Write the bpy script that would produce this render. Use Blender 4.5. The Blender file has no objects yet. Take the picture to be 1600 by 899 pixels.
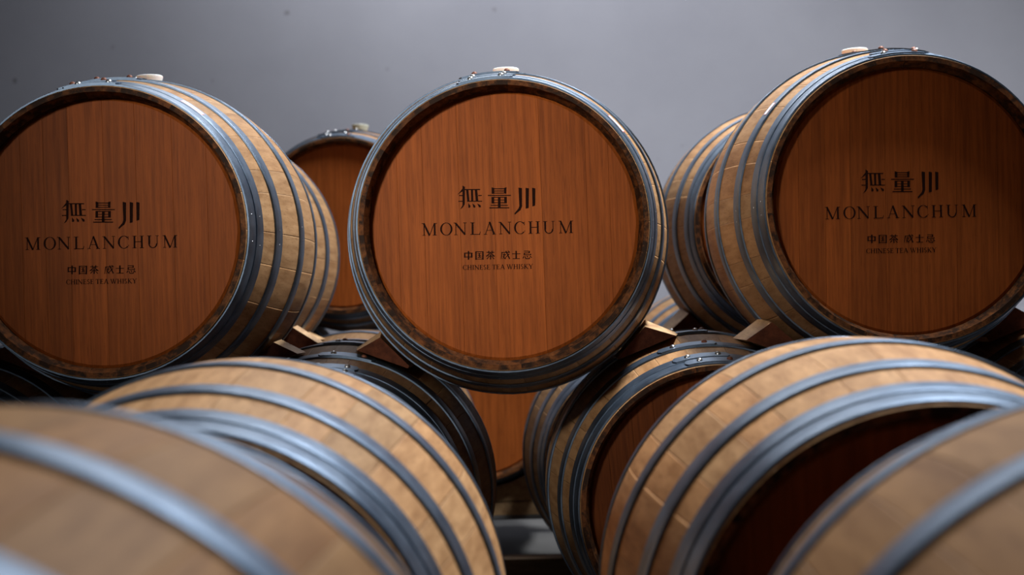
import bpy, bmesh, math, random
from mathutils import Vector, Matrix
random.seed(7)
R = math.radians
scn = bpy.context.scene
col = scn.collection

# ------------------------------------------------------------------ camera
CAM_Z = 0.80
F_PX = 2507.0
def cam_axes(pitch, yaw, roll):
    p, y, r = R(pitch), R(yaw), R(roll)
    fw = Vector((-math.sin(y)*math.cos(p), math.cos(y)*math.cos(p), math.sin(p)))
    rt = Vector((math.cos(y), math.sin(y), 0)); up = rt.cross(fw)
    return math.cos(r)*rt - math.sin(r)*up, math.sin(r)*rt + math.cos(r)*up, fw
RT, UP, FW = cam_axes(1.09, 0.953, 1.53)
cd = bpy.data.cameras.new('camera'); cam = bpy.data.objects.new('camera', cd); col.objects.link(cam)
m = Matrix.Identity(4)
for i in range(3):
    m[i][0] = RT[i]; m[i][1] = UP[i]; m[i][2] = -FW[i]
m[2][3] = CAM_Z
cam.matrix_world = m
cd.sensor_width = 36.0; cd.lens = F_PX/1600*36.0; cd.clip_start = 0.05
cd.dof.use_dof = True; cd.dof.focus_distance = 3.12; cd.dof.aperture_fstop = 4.0
scn.camera = cam

# ------------------------------------------------------------------ light
w = bpy.data.worlds.new('world'); scn.world = w; w.use_nodes = True
bg = w.node_tree.nodes['Background']; bg.inputs[0].default_value = (0.42, 0.56, 0.85, 1); bg.inputs[1].default_value = 0.008

def area(name, loc, target, sx, sy, power, colr):
    ld = bpy.data.lights.new(name, 'AREA'); ld.shape = 'RECTANGLE'; ld.size = sx; ld.size_y = sy
    ld.energy = power; ld.color = colr
    o = bpy.data.objects.new(name, ld); col.objects.link(o); o.location = loc
    d = (Vector(target) - Vector(loc)).normalized()
    o.rotation_euler = d.to_track_quat('-Z', 'Y').to_euler()
    return o
# long narrow roof light running down the hall, a little to the right of the aisle
rl = area('roof_strip_light', (1.58, 3.70, 4.7), (1.58, 3.70, 0), 0.36, 3.0, 290, (0.93, 0.96, 1.0)); rl.data.spread = R(112)
# unseen narrow-beam light added from the upper left front to brighten the branded heads
dl = area('added_head_light', (-2.6, -2.6, 3.0), (-0.23, 3.1, 1.13), 0.6, 0.6, 3.15, (1.0, 0.95, 0.88)); dl.data.spread = R(16)
# unseen light added near the back wall to brighten its middle
area('added_wall_light', (-0.15, 6.3, 3.5), (-0.15, 6.2, 0), 2.0, 0.35, 66, (0.92, 0.95, 1.0))
vs = scn.view_settings
vs.view_transform = 'Standard'; vs.look = 'None'; vs.gamma = 1.0; vs.use_curve_mapping = False
vs.exposure = 0.0

# ------------------------------------------------------------------ material helpers
def mat(name):
    mt = bpy.data.materials.new(name); mt.use_nodes = True
    nt = mt.node_tree; return mt, nt, nt.nodes['Principled BSDF']
def N(nt, t, **kw):
    n = nt.nodes.new(t)
    for k, v in kw.items(): setattr(n, k, v)
    return n
def ramp(nt, pts):
    n = nt.nodes.new('ShaderNodeValToRGB'); cr = n.color_ramp
    while len(cr.elements) < len(pts): cr.elements.new(0.5)
    for e, (p, c) in zip(cr.elements, pts): e.position = p; e.color = (*c, 1)
    return n
def mixc(nt, mode, fac, a, b):
    n = nt.nodes.new('ShaderNodeMix'); n.data_type = 'RGBA'; n.blend_type = mode
    for k, v in ((0, fac), (6, a), (7, b)):
        if hasattr(v, 'links') or hasattr(v, 'is_linked'): nt.links.new(v, n.inputs[k])
        elif isinstance(v, tuple): n.inputs[k].default_value = (*v, 1)
        else: n.inputs[k].default_value = v
    return n.outputs[2]
def wood(name, dark, light, scale, rough, stain=None, bump=0.15, stain_lo=0.5, spec=0.35):
    """oak: fine grain stretched along one local axis; every piece offset by its own random number and toned by its object colour"""
    mt, nt, bs = mat(name); L = nt.links
    tc = N(nt, 'ShaderNodeTexCoord'); oi = N(nt, 'ShaderNodeObjectInfo')
    mul = N(nt, 'ShaderNodeMath', operation='MULTIPLY'); mul.inputs[1].default_value = 37.0; L.new(oi.outputs['Random'], mul.inputs[0])
    off = N(nt, 'ShaderNodeVectorMath', operation='ADD'); L.new(tc.outputs['Object'], off.inputs[0]); L.new(mul.outputs[0], off.inputs[1])
    mp = N(nt, 'ShaderNodeMapping'); mp.inputs['Scale'].default_value = scale; L.new(off.outputs[0], mp.inputs[0])
    n1 = N(nt, 'ShaderNodeTexNoise'); n1.inputs['Scale'].default_value = 1.0; n1.inputs['Detail'].default_value = 6; n1.inputs['Roughness'].default_value = 0.62; L.new(mp.outputs[0], n1.inputs['Vector'])
    r1 = ramp(nt, [(0.32, dark), (0.66, light)]); L.new(n1.outputs['Fac'], r1.inputs[0])
    # broad soft patches
    n2 = N(nt, 'ShaderNodeTexNoise'); n2.inputs['Scale'].default_value = 9.0; n2.inputs['Detail'].default_value = 3; L.new(off.outputs[0], n2.inputs['Vector'])
    r2 = ramp(nt, [(0.3, (0.90, 0.885, 0.87)), (0.7, (1.0, 1.0, 1.0))]); L.new(n2.outputs['Fac'], r2.inputs[0])
    c = mixc(nt, 'MULTIPLY', 1.0, r1.outputs[0], r2.outputs[0])
    c = mixc(nt, 'MULTIPLY', 1.0, c, oi.outputs['Color'])
    # fine pores
    mp2 = N(nt, 'ShaderNodeMapping'); mp2.inputs['Scale'].default_value = tuple(s*5 for s in scale); L.new(off.outputs[0], mp2.inputs[0])
    n3 = N(nt, 'ShaderNodeTexNoise'); n3.inputs['Scale'].default_value = 1.0; n3.inputs['Detail'].default_value = 2; L.new(mp2.outputs[0], n3.inputs['Vector'])
    r3 = ramp(nt, [(0.30, (0.55, 0.5, 0.45)), (0.42, (1, 1, 1))]); L.new(n3.outputs['Fac'], r3.inputs[0])
    c = mixc(nt, 'MULTIPLY', 0.55, c, r3.outputs[0])
    if stain:
        n4 = N(nt, 'ShaderNodeTexNoise'); n4.inputs['Scale'].default_value = 34.0; n4.inputs['Detail'].default_value = 5; n4.inputs['Roughness'].default_value = 0.7; L.new(off.outputs[0], n4.inputs['Vector'])
        r4 = ramp(nt, [(stain_lo-0.06, (0, 0, 0)), (stain_lo+0.06, (1, 1, 1))]); L.new(n4.outputs['Fac'], r4.inputs[0])
        c = mixc(nt, 'MIX', r4.outputs[0], c, stain)
    L.new(c, bs.inputs['Base Color']); bs.inputs['Roughness'].default_value = rough
    bs.inputs['Specular IOR Level'].default_value = spec
    bp = N(nt, 'ShaderNodeBump'); bp.inputs['Strength'].default_value = bump; bp.inputs['Distance'].default_value = 0.002
    L.new(n1.outputs['Fac'], bp.inputs['Height']); L.new(bp.outputs[0], bs.inputs['Normal'])
    return mt
M = {}
M['stave'] = wood('oak_stave', (0.250, 0.128, 0.053), (0.420, 0.242, 0.114), (60, 4, 60), 0.62, spec=0.13)
M['chime'] = wood('oak_chime', (0.05, 0.018, 0.006), (0.17, 0.058, 0.016), (90, 30, 90), 0.65, spec=0.12, stain=(0.022, 0.010, 0.005), stain_lo=0.5)
M['head'] = wood('oak_head', (0.20, 0.048, 0.008), (0.33, 0.082, 0.014), (150, 150, 5), 0.55, bump=0.10, spec=0.12)
M['wedge'] = wood('pine_wedge', (0.30, 0.16, 0.07), (0.52, 0.34, 0.17), (50, 8, 50), 0.6)
M['wedge_end'] = wood('shaded_end_grain', (0.045, 0.013, 0.006), (0.09, 0.026, 0.011), (60, 60, 60), 0.75, spec=0.1)  # end grain darkened further, shade on the wedge fronts painted into the colour
M['bearer'] = wood('timber_bearer', (0.16, 0.10, 0.055), (0.28, 0.18, 0.10), (4, 60, 60), 0.7)

def metal(name, c0, c1, rough0, rough1, sc=(18, 18, 18)):
    mt, nt, bs = mat(name); L = nt.links
    tc = N(nt, 'ShaderNodeTexCoord'); oi = N(nt, 'ShaderNodeObjectInfo')
    off = N(nt, 'ShaderNodeVectorMath', operation='ADD'); L.new(tc.outputs['Object'], off.inputs[0]); L.new(oi.outputs['Random'], off.inputs[1])
    mp = N(nt, 'ShaderNodeMapping'); mp.inputs['Scale'].default_value = sc; L.new(off.outputs[0], mp.inputs[0])
    n1 = N(nt, 'ShaderNodeTexNoise'); n1.inputs['Scale'].default_value = 1.0; n1.inputs['Detail'].default_value = 6; n1.inputs['Roughness'].default_value = 0.65; L.new(mp.outputs[0], n1.inputs['Vector'])
    r1 = ramp(nt, [(0.35, c0), (0.68, c1)]); L.new(n1.outputs['Fac'], r1.inputs[0])
    L.new(r1.outputs[0], bs.inputs['Base Color']); bs.inputs['Metallic'].default_value = 0.92
    mr = N(nt, 'ShaderNodeMapRange'); mr.inputs['To Min'].default_value = rough0; mr.inputs['To Max'].default_value = rough1
    L.new(n1.outputs['Fac'], mr.inputs[0]); L.new(mr.outputs[0], bs.inputs['Roughness'])
    return mt
M['hoop'] = metal('galvanised_hoop', (0.080, 0.115, 0.168), (0.155, 0.205, 0.275), 0.36, 0.52)
M['rivet'] = metal('steel_rivet', (0.30, 0.31, 0.32), (0.55, 0.56, 0.57), 0.25, 0.4, (200, 200, 200))
M['rust'] = metal('rusty_rivet', (0.10, 0.030, 0.016), (0.20, 0.07, 0.035), 0.5, 0.7, (200, 200, 200)); M['rust'].node_tree.nodes['Principled BSDF'].inputs['Metallic'].default_value = 0.3
def plain(name, c, rough, **kw):
    mt, nt, bs = mat(name); L = nt.links
    tc = N(nt, 'ShaderNodeTexCoord'); n1 = N(nt, 'ShaderNodeTexNoise'); n1.inputs['Scale'].default_value = kw.get('ns', 30.0); n1.inputs['Detail'].default_value = 4
    L.new(tc.outputs['Object'], n1.inputs['Vector'])
    a = kw.get('var', 0.12)
    r1 = ramp(nt, [(0.3, tuple(x*(1-a) for x in c)), (0.7, tuple(min(1, x*(1+a)) for x in c))]); L.new(n1.outputs['Fac'], r1.inputs[0])
    L.new(r1.outputs[0], bs.inputs['Base Color']); bs.inputs['Roughness'].default_value = rough
    return mt
M['bung'] = plain('white_silicone', (0.86, 0.86, 0.84), 0.45, var=0.03)
M['bung'].node_tree.nodes['Principled BSDF'].inputs['Subsurface Weight'].default_value = 0.15
M['bung_old'] = plain('aged_silicone', (0.50, 0.53, 0.44), 0.5, var=0.05)
M['ink'] = plain('burnt_brand_ink', (0.016, 0.005, 0.003), 0.8); M['ink'].node_tree.nodes['Principled BSDF'].inputs['Specular IOR Level'].default_value = 0.05
M['label_white'] = plain('sticker_white', (0.80, 0.80, 0.84), 0.35, var=0.02)
M['label_red'] = plain('sticker_red', (0.55, 0.16, 0.16), 0.4)
M['rail'] = plain('dark_painted_steel', (0.10, 0.095, 0.09), 0.5, var=0.06)
M['floor'] = plain('concrete_floor', (0.06, 0.058, 0.055), 0.7, ns=3.0, var=0.2)
def wall_mat():
    mt, nt, bs = mat('plaster_wall'); L = nt.links
    tc = N(nt, 'ShaderNodeTexCoord')
    n1 = N(nt, 'ShaderNodeTexNoise'); n1.inputs['Scale'].default_value = 1.3; n1.inputs['Detail'].default_value = 7; n1.inputs['Roughness'].default_value = 0.6; L.new(tc.outputs['Object'], n1.inputs['Vector'])
    r1 = ramp(nt, [(0.3, (0.31, 0.312, 0.355)), (0.7, (0.365, 0.367, 0.412))]); L.new(n1.outputs['Fac'], r1.inputs[0])
    # sparse scuffs and specks
    n2 = N(nt, 'ShaderNodeTexNoise'); n2.inputs['Scale'].default_value = 7.0; n2.inputs['Detail'].default_value = 3; L.new(tc.outputs['Object'], n2.inputs['Vector'])
    n3 = N(nt, 'ShaderNodeTexVoronoi'); n3.inputs['Scale'].default_value = 9.0; L.new(tc.outputs['Object'], n3.inputs['Vector'])
    r2 = ramp(nt, [(0.60, (0, 0, 0)), (0.66, (1, 1, 1))]); L.new(n2.outputs['Fac'], r2.inputs[0])
    r3 = ramp(nt, [(0.06, (1, 1, 1)), (0.16, (0, 0, 0))]); L.new(n3.outputs['Distance'], r3.inputs[0])
    k = mixc(nt, 'MULTIPLY', 1.0, r2.outputs[0], r3.outputs[0])
    c = mixc(nt, 'MIX', k, r1.outputs[0], (0.20, 0.195, 0.21))
    L.new(c, bs.inputs['Base Color']); bs.inputs['Roughness'].default_value = 0.85
    n4 = N(nt, 'ShaderNodeTexNoise'); n4.inputs['Scale'].default_value = 60; n4.inputs['Detail'].default_value = 4; L.new(tc.outputs['Object'], n4.inputs['Vector'])
    bp = N(nt, 'ShaderNodeBump'); bp.inputs['Strength'].default_value = 0.12; bp.inputs['Distance'].default_value = 0.004; L.new(n4.outputs['Fac'], bp.inputs['Height']); L.new(bp.outputs[0], bs.inputs['Normal'])
    return mt
M['wall'] = wall_mat()

# ------------------------------------------------------------------ object helpers
def mesh(name, verts, faces, mats, fmat=None, smooth=None):
    me = bpy.data.meshes.new(name); me.from_pydata(verts, [], faces)
    for mm in mats: me.materials.append(mm)
    if fmat: me.polygons.foreach_set('material_index', fmat)
    if smooth: me.polygons.foreach_set('use_smooth', smooth)
    me.update(); return me
def obj(name, me, parent=None, matrix=None, color=None):
    o = bpy.data.objects.new(name, me); col.objects.link(o)
    if parent is not None: o.parent = parent
    if matrix is not None: o.matrix_basis = matrix
    if color is not None: o.color = color
    return o
def tag(o, label=None, cat=None, group=None, kind=None):
    if label: o['label'] = label
    if cat: o['category'] = cat
    if group: o['group'] = group
    if kind: o['kind'] = kind
    return o
def empty(name, loc, rz=0.0):
    o = bpy.data.objects.new(name, None); col.objects.link(o); o.location = loc; o.rotation_euler = (0, 0, rz)
    o.empty_display_size = 0.1
    return o
def box_mesh(name, x0, x1, y0, y1, z0, z1, mt, bev=0.004):
    bm = bmesh.new(); bmesh.ops.create_cube(bm, size=1.0)
    for v in bm.verts: v.co = Vector((x0+(v.co.x+.5)*(x1-x0), y0+(v.co.y+.5)*(y1-y0), z0+(v.co.z+.5)*(z1-z0)))
    if bev: bmesh.ops.bevel(bm, geom=bm.edges[:], offset=bev, segments=2, affect='EDGES', profile=0.5)
    me = bpy.data.meshes.new(name); bm.to_mesh(me); bm.free(); me.materials.append(mt); return me

# ------------------------------------------------------------------ the setting
WALL_Y = 7.3
tag(obj('floor', box_mesh('floor', -7, 7, -6, WALL_Y+.2, -.2, 0, M['floor'], 0)), 'dark concrete floor under the barrel stacks', kind='structure')
tag(obj('wall_back', box_mesh('wall_back', -7, 7, WALL_Y, WALL_Y+.2, 0, 5.6, M['wall'], 0)), 'pale blue-grey plastered back wall behind the barrels', kind='structure')

# ------------------------------------------------------------------ barrel geometry
LEN, RB, RE, PW = 0.95, 0.345, 0.2795, 1.86
def prof(u): return RB - (RB-RE)*abs(2*u/LEN-1)**PW
def inner(u):
    e = min(u, LEN-u); r = prof(u)
    if e < 0.036: return r - (0.0095 + 0.0095*e/0.036)
    return r - 0.026
US = sorted(set([0, .012, .036, .037, .06, .10, .15, .20, .26, .32, .38, .43, .475] + [LEN-x for x in (0, .012, .036, .037, .06, .10, .15, .20, .26, .32, .38, .43)]))
def stave_mesh(deg):
    h = R(deg)/2 - 0.0001; na = 5; V = []; F = []; FM = []; S = []
    offs = [-h, -h*0.94, -h*0.5, 0, h*0.5, h*0.94, h]; na = len(offs)
    for u in US:
        for k, a in enumerate(offs):
            r = prof(u)
            V.append((r*math.sin(a), u-LEN/2, r*math.cos(a)))
    n0 = len(V); hin = h - 0.0002
    for u in US:
        for a in (-hin, 0, hin):
            r = inner(u); V.append((r*math.sin(a), u-LEN/2, r*math.cos(a)))
    nu = len(US)
    for i in range(nu-1):
        for k in range(na-1):
            F.append((i*na+k, i*na+k+1, (i+1)*na+k+1, (i+1)*na+k)); FM.append(0); S.append(True)
        for k in range(2):
            F.append((n0+i*3+k, n0+(i+1)*3+k, n0+(i+1)*3+k+1, n0+i*3+k+1)); FM.append(1 if (US[i] < .06 or US[i] > LEN-.07) else 0); S.append(False)
        F.append((i*na, (i+1)*na, n0+(i+1)*3, n0+i*3)); FM.append(0); S.append(False)
        F.append((i*na+na-1, n0+i*3+2, n0+(i+1)*3+2, (i+1)*na+na-1)); FM.append(0); S.append(False)
    for i, s in ((0, 1), (nu-1, -1)):
        f = [i*na+k for k in range(na)] + [n0+i*3+k for k in (2, 1, 0)]
        F.append(tuple(f if s < 0 else f[::-1])); FM.append(1); S.append(False)
    me = mesh('stave', V, F, [M['stave'], M['chime']], FM, S)
    bm = bmesh.new(); bm.from_mesh(me); bmesh.ops.recalc_face_normals(bm, faces=bm.faces[:]); bm.to_mesh(me); bm.free()
    return me
STAVE = {d: stave_mesh(d) for d in (9, 12, 15)}

# heads: boards between vertical seams, recessed behind the chime
HEAD_U, HR0, HR1 = 0.038, 0.2565, 0.2630
def board_mesh(x0, x1):
    def outline(rad, g):
        a0, a1 = max(x0+g, -rad+1e-4), min(x1-g, rad-1e-4)
        if a1-a0 < 0.004: a1 = a0+0.004 if x0 > -rad else a1
        n = 9; up = []; dn = []
        for i in range(n+1):
            x = a0 + (a1-a0)*i/n; z = math.sqrt(max(rad*rad-x*x, 1e-6)); up.append((x, z)); dn.append((x, -z))
        return up + dn[::-1]
    loops = [(outline(HR0, 0.0004), 0.0), (outline(HR0+.0004, 0.0001), 0.0003), (outline(HR1, 0.0001), 0.0045), (outline(HR1, 0.0001), 0.022)]
    V = []; F = []
    n = len(loops[0][0])
    for lp, d in loops: V += [(x, d, z) for x, z in lp]
    F.append(tuple(range(n))); F.append(tuple(range(3*n, 4*n))[::-1])
    for l in range(3):
        for i in range(n):
            j = (i+1) % n; F.append((l*n+i, (l+1)*n+i, (l+1)*n+j, l*n+j))
    me = mesh('head_board', V, F, [M['head']])
    bm = bmesh.new(); bm.from_mesh(me); bmesh.ops.recalc_face_normals(bm, faces=bm.faces[:]); bm.to_mesh(me); bm.free()
    return me
SEAMS = [[-.212, -.160, -.115, -.067, .001, .063, .134, .200], [-.205, -.155, -.085, -.018, .075, .163, .207], [-.212, -.160, -.111, -.043, .006, .095, .175, .222]]
BOARDS = [[board_mesh(a, b) for a, b in zip([-.27]+s, s+[.27])] for s in SEAMS]
TONES = [[.78, .84, .92, .82, 1.12, 1.0, 1.04, .96, .9], [.95, 1.05, 1.1, 1.06, 1.12, 1.03, 1.0, 1.02], [.9, .8, .98, .84, .86, .95, .88, .92, .8]]

# hoops: flat steel bands, front edge standing a little proud of the wood, ends lapped and riveted
def hoop_mesh(u0, u1, flip=False):
    n = 96; V = []; F = []; S = []
    if not flip: ra0, ra1 = prof(u0)+.0008, prof(u1)+.0002
    else: ra0, ra1 = prof(u0)+.0002, prof(u1)+.0008
    if not flip: pr = [(u0, ra0), (u0, ra0+.0030), (u0+.0012, ra0+.0035), (u1-.0012, ra1+.0024), (u1, ra1+.0018), (u1, ra1)]
    else: pr = [(u0, ra0), (u0, ra0+.0018), (u0+.0012, ra0+.0024), (u1-.0012, ra1+.0035), (u1, ra1+.0030), (u1, ra1)]
    k = len(pr)
    for i in range(n):
        a = 2*math.pi*i/n
        for u, r in pr: V.append((r*math.sin(a), u-LEN/2, r*math.cos(a)))
    for i in range(n):
        j = (i+1) % n
        for q in range(k):
            p = (q+1) % k
            F.append((i*k+q, i*k+p, j*k+p, j*k+q)); S.append(q in (1, 2, 3))
    # lap: second layer of the band over the joint, ends cut with snipped corners
    b = len(V); na = 16; A0, A1 = R(-13), R(9); th = .0026
    def rr(u): t = (u-u0)/(u1-u0); return pr[2][1]*(1-t) + pr[3][1]*t
    for i in range(na+1):
        a = A0 + (A1-A0)*i/na
        s = 0.0
        if i == 0 or i == na: s = (u1-u0)*.28
        ua, ub = u0+.0005+s, u1-.0005-s
        if i == 1: a = A0 + R(1.0); ua, ub = u0+.0005, u1-.0005
        if i == na-1: a = A1 - R(1.0); ua, ub = u0+.0005, u1-.0005
        for u, d in ((ua, -.001), (ua, th), (ub, th), (ub, -.001)):
            r = rr(u)+d; V.append((r*math.sin(a), u-LEN/2, r*math.cos(a)))
    for i in range(na):
        for q in range(3):
            F.append((b+i*4+q, b+i*4+q+1, b+(i+1)*4+q+1, b+(i+1)*4+q)); S.append(False)
    F.append((b, b+1, b+2, b+3)); S.append(False)
    e = b+na*4; F.append((e+3, e+2, e+1, e)); S.append(False)
    me = mesh('hoop', V, F, [M['hoop']], None, S)
    bm = bmesh.new(); bm.from_mesh(me); bmesh.ops.recalc_face_normals(bm, faces=bm.faces[:]); bm.to_mesh(me); bm.free()
    return me
HOOPS_F = [(.006, .0415), (.0435, .080), (.150, .193), (.330, .376)]
HOOPS = [(a, b, False) for a, b in HOOPS_F] + [(LEN-b, LEN-a, True) for a, b in HOOPS_F[::-1]]
HOOP_ME = [hoop_mesh(*h) for h in HOOPS]
def dome(name, r, h, mt, seg=12):
    V = [(0, 0, h)]; F = []; S = []
    for q, t in enumerate((30, 60, 90)):
        for i in range(seg):
            a = 2*math.pi*i/seg; V.append((r*math.sin(R(t))*math.cos(a), r*math.sin(R(t))*math.sin(a), h*math.cos(R(t))))
    V += [(r*1.02*math.cos(2*math.pi*i/seg), r*1.02*math.sin(2*math.pi*i/seg), -h*.5) for i in range(seg)]
    for i in range(seg):
        j = (i+1) % seg; F.append((0, 1+i, 1+j)); S.append(True)
        for q in range(3): F.append((1+q*seg+i, 1+(q+1)*seg+i, 1+(q+1)*seg+j, 1+q*seg+j)); S.append(q < 2)
    return mesh(name, V, F, [mt], None, S)
RIVET = [dome('rivet', .0066, .0062, M['rivet']), dome('rivet', .0066, .0062, M['rust'])]
NAIL = dome('nail', .0022, .0012, M['rivet'], 8)

STEEL_ROLL = [(9, 12, 15), (15, 9, 12), (12, 15, 9), (9, 15, 12)]
def yrot(a): return Matrix.Rotation(a, 4, 'Y')
LIFT = Matrix.Translation((0, 0, RB))
BAR = {}
def barrel(key, x, y, z, yaw, label, layout=0, roll=0.0, group='oak barrels in the stacks', nails=False, tone=1.0, lap=0.0, htone=1.0, tint=(1, 1, 1)):
    """x, z: axis position relative to the camera height; y: front end"""
    rng = random.Random(key)
    a = R(yaw)
    root = empty('oak_barrel', (x, y+LEN/2, CAM_Z+z-RB), a); tag(root, label, 'barrel', group)
    BAR[key] = dict(x=x, y=y, z=z, yaw=a, root=root, roll=R(roll))
    ang = R(roll) + R(rng.uniform(-6, 6))
    seq = []
    for i in range(10): seq += list(rng.choice(STEEL_ROLL))
    for d in seq:
        ang += R(d)/2
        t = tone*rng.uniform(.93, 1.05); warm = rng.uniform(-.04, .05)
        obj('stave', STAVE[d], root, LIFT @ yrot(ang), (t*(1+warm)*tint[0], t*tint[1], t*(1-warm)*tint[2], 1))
        ang += R(d)/2
    for end in (0, 1):
        for bm_, t in zip(BOARDS[layout], TONES[layout]):
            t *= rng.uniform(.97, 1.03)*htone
            if end == 0: mx = LIFT @ yrot(R(roll)) @ Matrix.Translation((0, HEAD_U-LEN/2, 0))
            else: mx = LIFT @ Matrix.Rotation(math.pi, 4, 'Z') @ Matrix.Translation((0, HEAD_U-LEN/2, 0))
            obj('head_board', bm_, root, mx, (t, t, t, 1))
    for i, (hm, (u0, u1, fl)) in enumerate(zip(HOOP_ME, HOOPS)):
        ha = R(roll+lap) + R(rng.uniform(-4, 4))
        ho = obj('hoop', hm, root, LIFT @ yrot(ha))
        um = (u0+u1)/2; sl = math.atan2(prof(u1)-prof(u0), u1-u0)
        for q, ra in enumerate((-7.2, 4.6)):
            r = prof(um) + .0052
            mx = yrot(R(ra)) @ Matrix.Translation((0, um-LEN/2, r)) @ Matrix.Rotation(sl, 4, 'X')
            obj('rivet', RIVET[1 if rng.random() < .45 else 0], ho, mx)
        if nails and i < 4:
            for ra in (88, 93, 180, 268, 273):
                obj('nail', NAIL, ho, yrot(R(ra)+R(rng.uniform(-4, 4))-ha) @ Matrix.Translation((0, um-LEN/2, prof(um)+.0028)))
    return root
FRONT = 'barrels of the front stack'
barrel('L', -.845, 3.052, .186, 1.1, 'branded oak barrel in the upper tier, at the left edge of the photo', 0, -.5, FRONT, True, lap=-3)
barrel('C', -.062, 3.079, .180, -.3, 'branded oak barrel in the middle of the upper tier, seen almost head on', 1, -.6, FRONT, True)
barrel('R', .729, 3.108, .208, -.45, 'branded oak barrel in the upper tier, at the right edge of the photo', 2, 1.0, FRONT, True, lap=2)
barrel('LL', -.457, 3.28, -.388, 0, 'shadowed oak barrel in the lower tier, below and between the left and middle branded barrels', 1, 3, FRONT, lap=4, htone=.5, tone=.6)  # lower-tier shade painted into the stave and head tones
barrel('LR', .348, 3.163, -.383, .3, 'lower-tier oak barrel with lit hoop rivets, between the middle and right branded barrels', 0, -4, FRONT, lap=1, htone=.45, tone=.88)  # head and staves toned down, shade under the upper tier put into the colour
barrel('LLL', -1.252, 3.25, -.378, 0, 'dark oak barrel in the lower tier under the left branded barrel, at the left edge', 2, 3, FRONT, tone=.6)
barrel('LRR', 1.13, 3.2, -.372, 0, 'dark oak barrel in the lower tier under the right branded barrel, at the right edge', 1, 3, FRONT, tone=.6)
SECOND = 'barrels of the second stack'
barrel('L2', -.920, 4.06, .201, 0, 'oak barrel directly behind the left branded barrel, upper tier', 1, 0, SECOND)
barrel('R2', .683, 4.10, .222, 0, 'oak barrel directly behind the right branded barrel, upper tier', 0, 0, SECOND)
barrel('LL2', -.53, 4.25, -.368, 0, 'oak barrel in the lower tier behind the shadowed one, left of the central gap', 0, 0, SECOND, tone=.5, lap=45)  # dark tone stands in for the shade in the gap
barrel('LR2', .284, 4.25, -.395, 0, 'oak barrel in the lower tier behind the sunlit rivets barrel, right of the central gap', 2, 0, SECOND, tone=.5)  # tone lowered to paint in the shade between the stacks
THIRD = 'barrels of the rear stack'
barrel('B', -.624, 5.08, .309, 0, 'rear oak barrel with a pale bung, seen between the left and middle branded barrels', 1, 1, THIRD)
barrel('BL', -.218, 5.25, -.253, 0, 'oak barrel glimpsed through the central gap, resting on a wooden cradle and dark rail', 1, 1, THIRD)
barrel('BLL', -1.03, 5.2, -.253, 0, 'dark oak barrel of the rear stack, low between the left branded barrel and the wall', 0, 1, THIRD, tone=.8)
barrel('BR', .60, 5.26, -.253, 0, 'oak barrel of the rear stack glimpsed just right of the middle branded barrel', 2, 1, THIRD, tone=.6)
NEAR = 'barrels of the near rows'
barrel('FL', -.395, 1.623, -.388, 1.09, 'pale oak barrel with shiny blue-grey hoops, second from the front on the left', 0, 0, NEAR, tone=1.12, lap=180)
barrel('FR', .417, 1.677, -.382, .1, 'pale oak barrel with a broad steel head hoop, second from the front on the right', 1, 0, NEAR, tone=1.22, lap=180, tint=(1.03, .97, .9))
barrel('NL', -.376, .532, -.393, -.87, 'blurred oak barrel nearest to the camera, in the bottom left corner', 2, 0, NEAR, tone=.72, lap=180, tint=(1.03, .95, .82))
barrel('NR', .459, .663, -.409, -2.4, 'blurred oak barrel nearest to the camera, in the bottom right corner', 0, 0, NEAR, tone=.72, lap=180, tint=(1.03, .95, .82))

# ------------------------------------------------------------------ lettering on the heads (traced strokes, flat print)
def tr_factory(x0, y0, s):
    # crop coordinates -> metres on the head, about the centre of the print; the slight tilt of the print is taken out
    c, sn = math.cos(R(.9)), math.sin(R(.9))
    def tr(X, Y):
        dx = x0 + X/s - 779.0; dy = -(y0 + Y/s - 356.0)
        k = 3.117/F_PX
        return ((dx*c + dy*sn)*k, (-dx*sn + dy*c)*k)
    return tr
def rect(x0, y0, x1, y1): return [(x0, y0), (x1, y0), (x1, y1), (x0, y1)]
def line(p, q, w, w2=None):
    w2 = w if w2 is None else w2
    dx, dy = q[0]-p[0], q[1]-p[1]; l = math.hypot(dx, dy); nx, ny = -dy/l/2, dx/l/2
    return [(p[0]+nx*w, p[1]+ny*w), (q[0]+nx*w2, q[1]+ny*w2), (q[0]-nx*w2, q[1]-ny*w2), (p[0]-nx*w, p[1]-ny*w)]
A = tr_factory(710, 280, 11.43); D = tr_factory(715, 385, 12.31)
big = [ # first row, three characters
 [(150,105),(192,132),(190,440),(152,500),(108,532),(148,462),(148,130)], [(150,158),(150,208),(58,270),(98,225)],
 rect(85,277,150,293), rect(430,277,495,293), rect(75,381,150,396), rect(188,169,466,187), [(213,180),(252,180),(274,390),(235,390)], [(298,180),(337,180),(342,390),(305,390)], [(368,180),(412,180),(432,390),(385,390)], rect(232,380,500,396),
 [(250,420),(292,470),(286,502),(254,502)], [(325,425),(378,470),(376,502),(344,502)], [(408,425),(474,460),(478,497),(444,497)],
 [(670,138),(718,152),(718,255),(672,255)], [(892,152),(937,138),(932,255),(892,250)], rect(690,158,920,174), rect(718,199,892,213), rect(718,236,892,250), rect(605,276,1015,293),
 rect(668,310,715,430), rect(895,310,942,426), rect(690,310,920,324), rect(715,362,895,374), rect(715,408,895,422), rect(783,310,830,512), rect(655,454,960,470), rect(630,498,985,516),
 [(1150,145),(1212,156),(1214,480),(1186,548),(1086,630),(1078,606),(1150,520),(1166,470)], [(1278,148),(1337,160),(1332,510),(1280,523)], [(1393,148),(1452,160),(1450,466),(1400,483)]]
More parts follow.
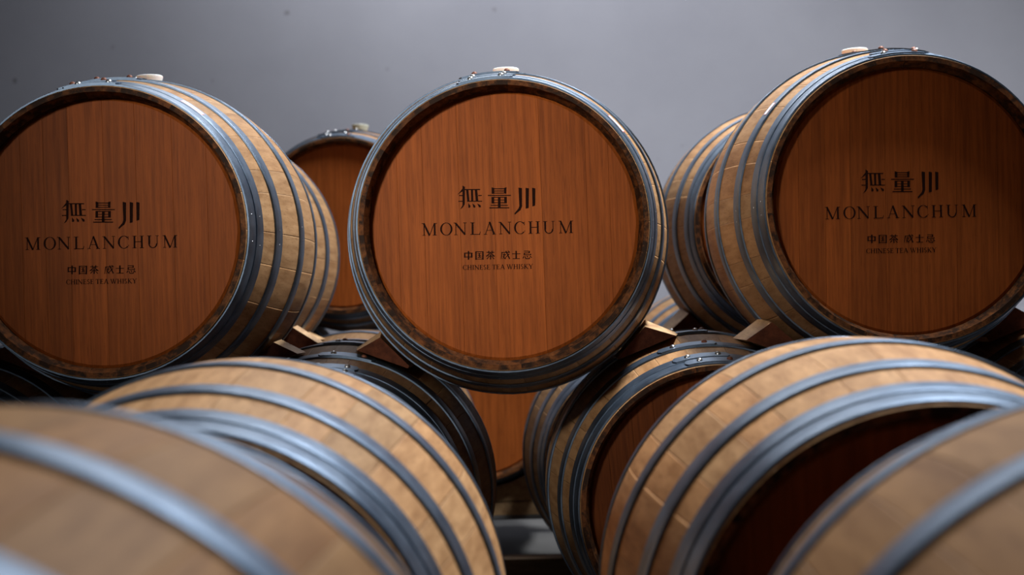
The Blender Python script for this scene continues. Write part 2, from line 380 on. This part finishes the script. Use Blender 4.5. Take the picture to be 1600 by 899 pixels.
small = [ # third row, six characters
 rect(130,118,155,212), rect(262,118,292,212), rect(130,118,292,134), rect(130,194,292,209), rect(200,86,230,252),
 rect(345,92,372,256), rect(477,92,505,252), rect(345,92,505,106), rect(372,234,477,247), rect(388,122,462,134), rect(392,160,458,172), rect(388,202,462,214), rect(416,122,434,206), line((440,180),(455,195),12),
 rect(560,103,714,117), rect(595,82,612,132), rect(660,82,678,132), line((640,122),(556,190),14,22), line((634,122),(716,190),14,26), rect(592,176,690,190), rect(628,150,650,248), line((608,198),(568,238),12,18), line((668,198),(708,240),12,20),
 rect(852,106,1012,121), line((860,106),(842,242),20,10), line((934,84),(1008,240),20,24), line((1000,140),(900,240),16,10), rect(872,146,934,158), line((908,134),(880,196),14), line((880,196),(936,240),14), line((924,158),(872,242),14,8), line((972,84),(1004,102),16),
 rect(1055,134,1212,147), rect(1118,84,1146,236), rect(1065,227,1202,240),
 rect(1280,84,1396,97), rect(1372,84,1396,130), rect(1284,119,1396,131), rect(1280,119,1300,166), rect(1280,154,1420,168), rect(1404,138,1420,168), line((1284,188),(1262,228),18,14), line((1306,188),(1318,236),16), rect(1314,226,1390,242), line((1390,236),(1392,206),14), line((1338,182),(1362,208),18), line((1398,184),(1430,214),18)]
def ring_poly(cx, cy, rx, ry, a0, a1, thick, thin, n=26):
    out = []
    for i in range(n):
        q = []
        for a in (a0+(a1-a0)*i/n, a0+(a1-a0)*(i+1)/n):
            c, s = math.cos(a), math.sin(a); q.append((c, s))
        (c0, s0), (c1, s1) = q
        ix, iy = rx-thick, ry-thin
        out.append([(cx+rx*c0, cy+ry*s0), (cx+rx*c1, cy+ry*s1), (cx+ix*c1, cy+iy*s1), (cx+ix*c0, cy+iy*s0)])
    return out
TK, TN, SF = .145, .055, .045
def serif(x, y, w=.26): return rect(x-w/2, y, x+w/2, y+SF)
def glyph(ch):
    T1 = 1-SF
    if ch == 'M': return 1.22, [rect(.15,0,.15+TN,1), line((.16,1),(.62,0),TK,TK), line((.62,0),(1.02,1),TN,TN), rect(.97,0,.97+TK,1), serif(.17,0), serif(1.04,0,.32), serif(.10,T1,.2), serif(1.12,T1,.2)]
    if ch == 'O': return .98, ring_poly(.49,.5,.49,.52,0,2*math.pi,TK,TN*.8,36)
    if ch == 'N': return 1.04, [rect(.14,0,.14+TN,1), line((.14,.97),(.88,.03),TK,TK), rect(.85,0,.85+TN,1), serif(.16,0), serif(.08,T1,.18), serif(.88,T1)]
    if ch == 'L': return .83, [rect(.12,0,.12+TK,1), serif(.19,T1,.34), rect(.02,0,.74,SF+.01), [(.70,0),(.76,0),(.82,.24),(.78,.24)]]
    if ch == 'A': return 1.0, [line((.14,0),(.49,1.0),TN,TN), line((.48,1.02),(.85,0),TK,TK), rect(.25,.32,.70,.32+TN*.8), serif(.14,0), serif(.85,0,.3)]
    if ch == 'C': return .86, ring_poly(.46,.5,.46,.52,R(42),R(318),TK,TN*.8,30) + [[(.76,.98),(.80,.98),(.81,.70),(.77,.70)], line((.80,.20),(.84,.27),.05)]
    if ch == 'H': return 1.0, [rect(.13,0,.13+TK,1), rect(.72,0,.72+TK,1), rect(.2,.49,.8,.49+TN), serif(.20,0,.34), serif(.79,0,.34), serif(.20,T1,.34), serif(.79,T1,.34)]
    if ch == 'U': return .98, [rect(.12,.33,.12+TK,1), rect(.80,.33,.80+TN,1), serif(.19,T1,.34), serif(.83,T1)] + ring_poly(.4875,.36,.3675,.38,math.pi,2*math.pi,TK*.8,TN*1.2,18)
    if ch == 'I': return .42, [rect(.14,0,.14+TK,1), serif(.21,0,.34), serif(.21,T1,.34)]
    if ch == 'E': return .76, [rect(.12,0,.12+TK,1), rect(.03,0,.68,TN), rect(.03,1-TN,.66,1), rect(.2,.49,.54,.49+TN), rect(.64,0,.69,.22), rect(.62,.8,.67,1), rect(.5,.40,.55,.62)]
    if ch == 'S': return .66, ring_poly(.33,.74,.25,.27,R(30),R(270),TK*.8,TN*1.4,14) + ring_poly(.33,.26,.27,.27,R(-150),R(90),TK*.8,TN*1.4,14)
    if ch == 'T': return .84, [rect(.35,0,.35+TK,1), rect(.04,1-TN,.80,1), serif(.42,0,.34), rect(.04,.76,.09,1), rect(.75,.76,.80,1)]
    if ch == 'W': return 1.34, [line((.13,1),(.42,0),TK,TK*.8), line((.42,0),(.66,1),TN,TN), line((.60,1),(.90,0),TK,TK*.8), line((.90,0),(1.20,1),TN,TN), serif(.12,T1,.3), serif(.64,T1,.3), serif(1.2,T1,.26)]
    if ch == 'K': return .96, [rect(.12,0,.12+TK,1), line((.24,.40),(.74,1),TN,TN), line((.36,.56),(.82,0),TK,TK), serif(.19,0,.34), serif(.19,T1,.34), serif(.74,T1,.28), serif(.84,0,.28)]
    if ch == 'Y': return .92, [line((.12,1),(.46,.46),TK,TK), line((.46,.44),(.78,1),TN,TN), rect(.39,0,.39+TK,.5), serif(.46,0,.34), serif(.12,T1,.28), serif(.80,T1,.26)]
def word(specs, base_y, cap):
    out = []
    for ch, x0, x1 in specs:
        wd, polys = glyph(ch)
        for p in polys: out.append([(x0+(x1-x0)*a/wd, base_y+b*cap) for a, b in p])
    return out
K = 3.117/F_PX
pos = [('M',659.1,682.9),('O',688,707.3),('N',709.2,730),('L',734.9,751.5),('A',756,775.5),('N',779.6,799.9),('C',803.7,821.2),('H',825.6,844.8),('U',848.7,867.6),('M',873.2,896)]
name_p = word([(c, (a-779)*K, (b-779)*K) for c, a, b in pos], -9.9*K, 19.4*K)
txt = 'CHINESE TEA WHISKY'; tot = sum(.34 if c == ' ' else glyph(c)[0]+.03 for c in txt); sc = 110.0/tot; cx = 722.6; spec = []
for c in txt:
    if c == ' ': cx += .34*sc; continue
    spec.append((c, (cx-779)*K, (cx+glyph(c)[0]*sc-779)*K)); cx += (glyph(c)[0]+.03)*sc
TK, TN, SF = .17, .075, .06
prod_p = word(spec, -64.6*K, 7.4*K)
LINES = [('brand_characters', [[A(*q) for q in p] for p in big]), ('brand_lettering', name_p), ('product_characters', [[D(*q) for q in p] for p in small]), ('product_lettering', prod_p)]
def print_mesh(name, polys):
    V = []; F = []
    for p in polys:
        ar = sum(p[i][0]*p[(i+1) % len(p)][1]-p[(i+1) % len(p)][0]*p[i][1] for i in range(len(p)))
        if ar < 0: p = p[::-1]
        b = len(V); V += [(x, 0, z) for x, z in p]; F.append(tuple(range(b, b+len(p))))
    return mesh(name, V, F, [M['ink']])
PRINT = [(n, print_mesh(n, p)) for n, p in LINES]
def unproject(px, py, key, u):
    """point of the head plane of a barrel seen at a pixel, in the barrel's local frame"""
    d = FW + RT*((px-800)/F_PX) - UP*((py-449.5)/F_PX)
    b = BAR[key]; a = b['yaw']; n = Vector((-math.sin(a), math.cos(a), 0)); c = Vector((b['x'], b['y']+LEN/2, b['z'])) + n*(u-LEN/2)
    t = c.dot(n)/d.dot(n); p = d*t - Vector((b['x'], b['y']+LEN/2, b['z']))
    return p.x*math.cos(a)+p.y*math.sin(a), p.z
for key, px, py in (('L', 159.5, 379.0), ('C', 778.5, 356.5), ('R', 1408.5, 331.0)):
    lx, lz = unproject(px, py, key, HEAD_U)
    for n, me in PRINT:
        mx = LIFT @ Matrix.Translation((lx, HEAD_U-LEN/2-.0004, lz)) @ yrot(R(.6))
        o = obj(n, me, BAR[key]['root'], mx)
        o['label'] = 'dark burnt print on the barrel head'

# stickers and a painted glare on the hoops
def sticker(key, ang, u0, u1, half):
    def patch(name, h, a0, a1, off, mt):
        V = []; F = []; n = 6
        for i in range(n+1):
            a = -h + 2*h*i/n
            for u in (a0, a1):
                r = prof(u)+off; V.append((r*math.sin(a), u-LEN/2, r*math.cos(a)))
        for i in range(n): F.append((2*i, 2*i+1, 2*i+3, 2*i+2))
        return mesh(name, V, F, [mt])
    st = obj('sticker', patch('sticker', half, u0, u1, .0042, M['label_red']), BAR[key]['root'], LIFT @ yrot(R(ang))); st['label'] = 'small red-edged white sticker or painted glare on the hoop'
    obj('sticker_face', patch('sticker_face', half*.92, u0+.0016, u1-.0025, .0045, M['label_white']), st)
sticker('L', 35.5, .0445, .066, .085)
sticker('C', 49.0, .048, .076, .075)
sticker('R', -50.0, .160, .180, .05)  # pale glare on this hoop, painted as a patch

# ------------------------------------------------------------------ bungs
def bung_mesh(mt):
    seg = 28; pr = [(0, -.02), (.0235, -.02), (.0262, .012), (.0290, .021), (.0292, .0245), (.0275, .026), (.012, .0255), (0, .0245)]
    V = []; F = []; S = []
    for r, z in pr:
        for i in range(seg):
            a = 2*math.pi*i/seg; V.append((max(r, 1e-5)*math.cos(a), max(r, 1e-5)*math.sin(a), z))
    for q in range(len(pr)-1):
        for i in range(seg):
            j = (i+1) % seg; F.append((q*seg+i, q*seg+j, (q+1)*seg+j, (q+1)*seg+i)); S.append(q in (1, 2, 5))
    return mesh('barrel_bung', V, F, [mt], None, S)
BUNG, BUNG_OLD = bung_mesh(M['bung']), bung_mesh(M['bung_old'])
for key, me, label, lift, tilt in (
    ('L', BUNG, 'white silicone bung on top of the left branded barrel', 0.0, -.5), ('C', BUNG, 'white silicone bung on top of the middle branded barrel', 0.003, .3),
    ('R', BUNG, 'white silicone bung on top of the right branded barrel', 0.0, -1.5), ('B', BUNG_OLD, 'pale greenish bung on top of the rear barrel by the wall', .006, 3.0),
    ('R2', BUNG, 'white bung barely showing behind the right branded barrel', -.004, -4)):
    b = BAR[key]
    o = obj('barrel_bung', me); a = R(tilt)
    o.matrix_basis = Matrix.Translation((b['x'], b['y']+LEN/2, CAM_Z+b['z'])) @ yrot(a) @ Matrix.Translation((0, 0, RB+lift))
    tag(o, label, 'bung', 'silicone bungs in the barrels')

# ------------------------------------------------------------------ wedges between the tiers
def wedge(up, lo, y0, ln, label, t1=.022, t2=.108, t3=.134, taper=.016):
    U, Lw = BAR[up], BAR[lo]
    pu, pl = Vector((U['x'], U['z'])), Vector((Lw['x'], Lw['z']))
    e = pl-pu; d = e.length; e.normalize(); n = Vector((-e.y, e.x))
    if n.y < 0: n = -n
    ym = y0+ln/2; ru, rl = prof(min(max(ym-U['y'], 0), LEN))+.004, prof(min(max(ym-Lw['y'], 0), LEN))+.004
    V = []; org = (pu+pl)/2
    for yy, k in ((0, 0.0), (ln, taper)):
        pts = []
        for tu, tl in ((t1, t1), (t2+k, t3+k)):
            su = math.sqrt(ru*ru-tu*tu); sl = d - math.sqrt(rl*rl-tl*tl)
            pts.append((pu + n*tu + e*(su+.005), pu + n*tl + e*(sl-.005)))
        (a1, b1), (a2, b2) = pts
        if (b1-a1).dot(e) < .004: c = (a1+b1)/2; a1, b1 = c-e*.002, c+e*.002
        V += [(p.x-org.x, yy, p.y-org.y) for p in (a1, b1, b2, a2)]
    F = [(0, 1, 2, 3), (7, 6, 5, 4)] + [(i, 4+i, 4+(i+1) % 4, (i+1) % 4) for i in range(4)]
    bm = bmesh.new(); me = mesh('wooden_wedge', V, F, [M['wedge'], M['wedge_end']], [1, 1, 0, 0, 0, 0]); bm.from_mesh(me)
    bmesh.ops.recalc_face_normals(bm, faces=bm.faces[:])
    bm.to_mesh(me); bm.free()
    o = obj('wooden_wedge', me); o.location = (org.x, y0, CAM_Z+org.y)
    tag(o, label, 'wedge', 'wooden wedges between the barrel tiers')
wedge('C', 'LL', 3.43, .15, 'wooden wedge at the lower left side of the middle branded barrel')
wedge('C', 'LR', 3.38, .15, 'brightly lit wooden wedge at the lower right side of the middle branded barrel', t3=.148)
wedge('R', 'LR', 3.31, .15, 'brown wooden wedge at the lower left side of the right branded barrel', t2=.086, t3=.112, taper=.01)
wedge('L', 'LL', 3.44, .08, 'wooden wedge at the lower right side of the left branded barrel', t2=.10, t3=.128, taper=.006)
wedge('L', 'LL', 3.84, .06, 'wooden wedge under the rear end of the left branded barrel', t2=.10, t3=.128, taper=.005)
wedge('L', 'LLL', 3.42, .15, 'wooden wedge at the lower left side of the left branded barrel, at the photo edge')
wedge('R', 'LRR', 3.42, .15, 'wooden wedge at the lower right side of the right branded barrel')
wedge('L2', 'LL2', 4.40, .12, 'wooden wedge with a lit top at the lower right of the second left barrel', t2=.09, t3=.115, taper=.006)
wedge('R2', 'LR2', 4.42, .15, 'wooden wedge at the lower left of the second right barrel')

# ------------------------------------------------------------------ bearers, rail and cradle blocks on the floor
def bearer(x0, x1, y, h, label):
    o = obj('timber_bearer', box_mesh('timber_bearer', x0, x1, -.045, .045, 0, h, M['bearer'])); o.location = (0, y, 0)
    tag(o, label, 'beam', 'timber bearers on the floor')
for y, x0, x1, h, lb in ((3.55, -1.6, 1.5, .066, 'front timber bearer under the lower tier of the front stack'), (3.98, -1.6, 1.5, .066, 'rear timber bearer under the lower tier of the front stack'),
                         (4.55, -.95, .7, .058, 'front timber bearer under the lower tier of the second stack'), (5.0, -.95, .7, .058, 'rear timber bearer under the lower tier of the second stack'),
                         (1.92, -.85, .85, .064, 'front timber bearer under the second near row'), (2.34, -.85, .85, .064, 'rear timber bearer under the second near row'),
                         (.80, -.85, .85, .046, 'front timber bearer under the nearest row'), (1.36, -.85, .85, .046, 'rear timber bearer under the nearest row')):
    bearer(x0, x1, y, h, lb)
for y, lb in ((5.36, 'dark flat steel rail seen through the central gap above the lit floor'), (5.98, 'dark flat steel rail behind the other one, close to the wall')):
    r = empty('steel_rail', (0, y, 0)); tag(r, lb, 'rail', 'steel rails of the rear rack')
    obj('rail_beam', box_mesh('rail_beam', -1.3, 1.0, -.05, .05, .134, .150, M['rail'], .003), r)
    fm = box_mesh('rail_foot', -.05, .05, -.05, .05, 0, .136, M['rail'], .004)
    for x in (-1.2, .9): obj('rail_foot', fm, r, Matrix.Translation((x, 0, 0)))
def cradle(y, side, label):
    b = BAR['BL']; ax, az = b['x'], CAM_Z+b['z']; r = prof(y+.05-b['y'])+.003
    x0, x1 = (.045, .26); P = []
    for i in range(7):
        x = x0+(x1-x0-.06)*i/6; P.append((side*x, az-math.sqrt(r*r-x*x)-.001))
    top = P[-1][1]
    base = empty('cradle_block', (ax, y, 0)); tag(base, label, 'block', 'cradle blocks under the rear barrel')
    def prism(name, pl):
        n = len(pl); V = [(x, yy, z) for yy in (0, .10) for x, z in pl]
        F = [tuple(range(n)), tuple(range(n, 2*n))[::-1]] + [(i, n+i, n+(i+1) % n, (i+1) % n) for i in range(n)]
        me = mesh(name, V, F, [M['wedge']]); bm = bmesh.new(); bm.from_mesh(me); bmesh.ops.recalc_face_normals(bm, faces=bm.faces[:]); bm.to_mesh(me); bm.free(); return me
    obj('block_base', prism('block_base', [(side*.02, .150), (side*x1, .150), (side*x1, .192), (side*.02, .192)]), base)
    obj('block_top', prism('block_top', [(side*.06, .196)] + [p for p in P if p[1] > .199] + [(side*x1, top), (side*x1, .196)]), base)
cradle(5.31, 1, 'orange wooden cradle block on the dark steel rail, seen through the central gap')
cradle(5.31, -1, 'wooden cradle block at the far side of the barrel in the central gap')
cradle(5.93, 1, 'wooden cradle block on the rear rail, right side')
cradle(5.93, -1, 'wooden cradle block on the rear rail, left side')
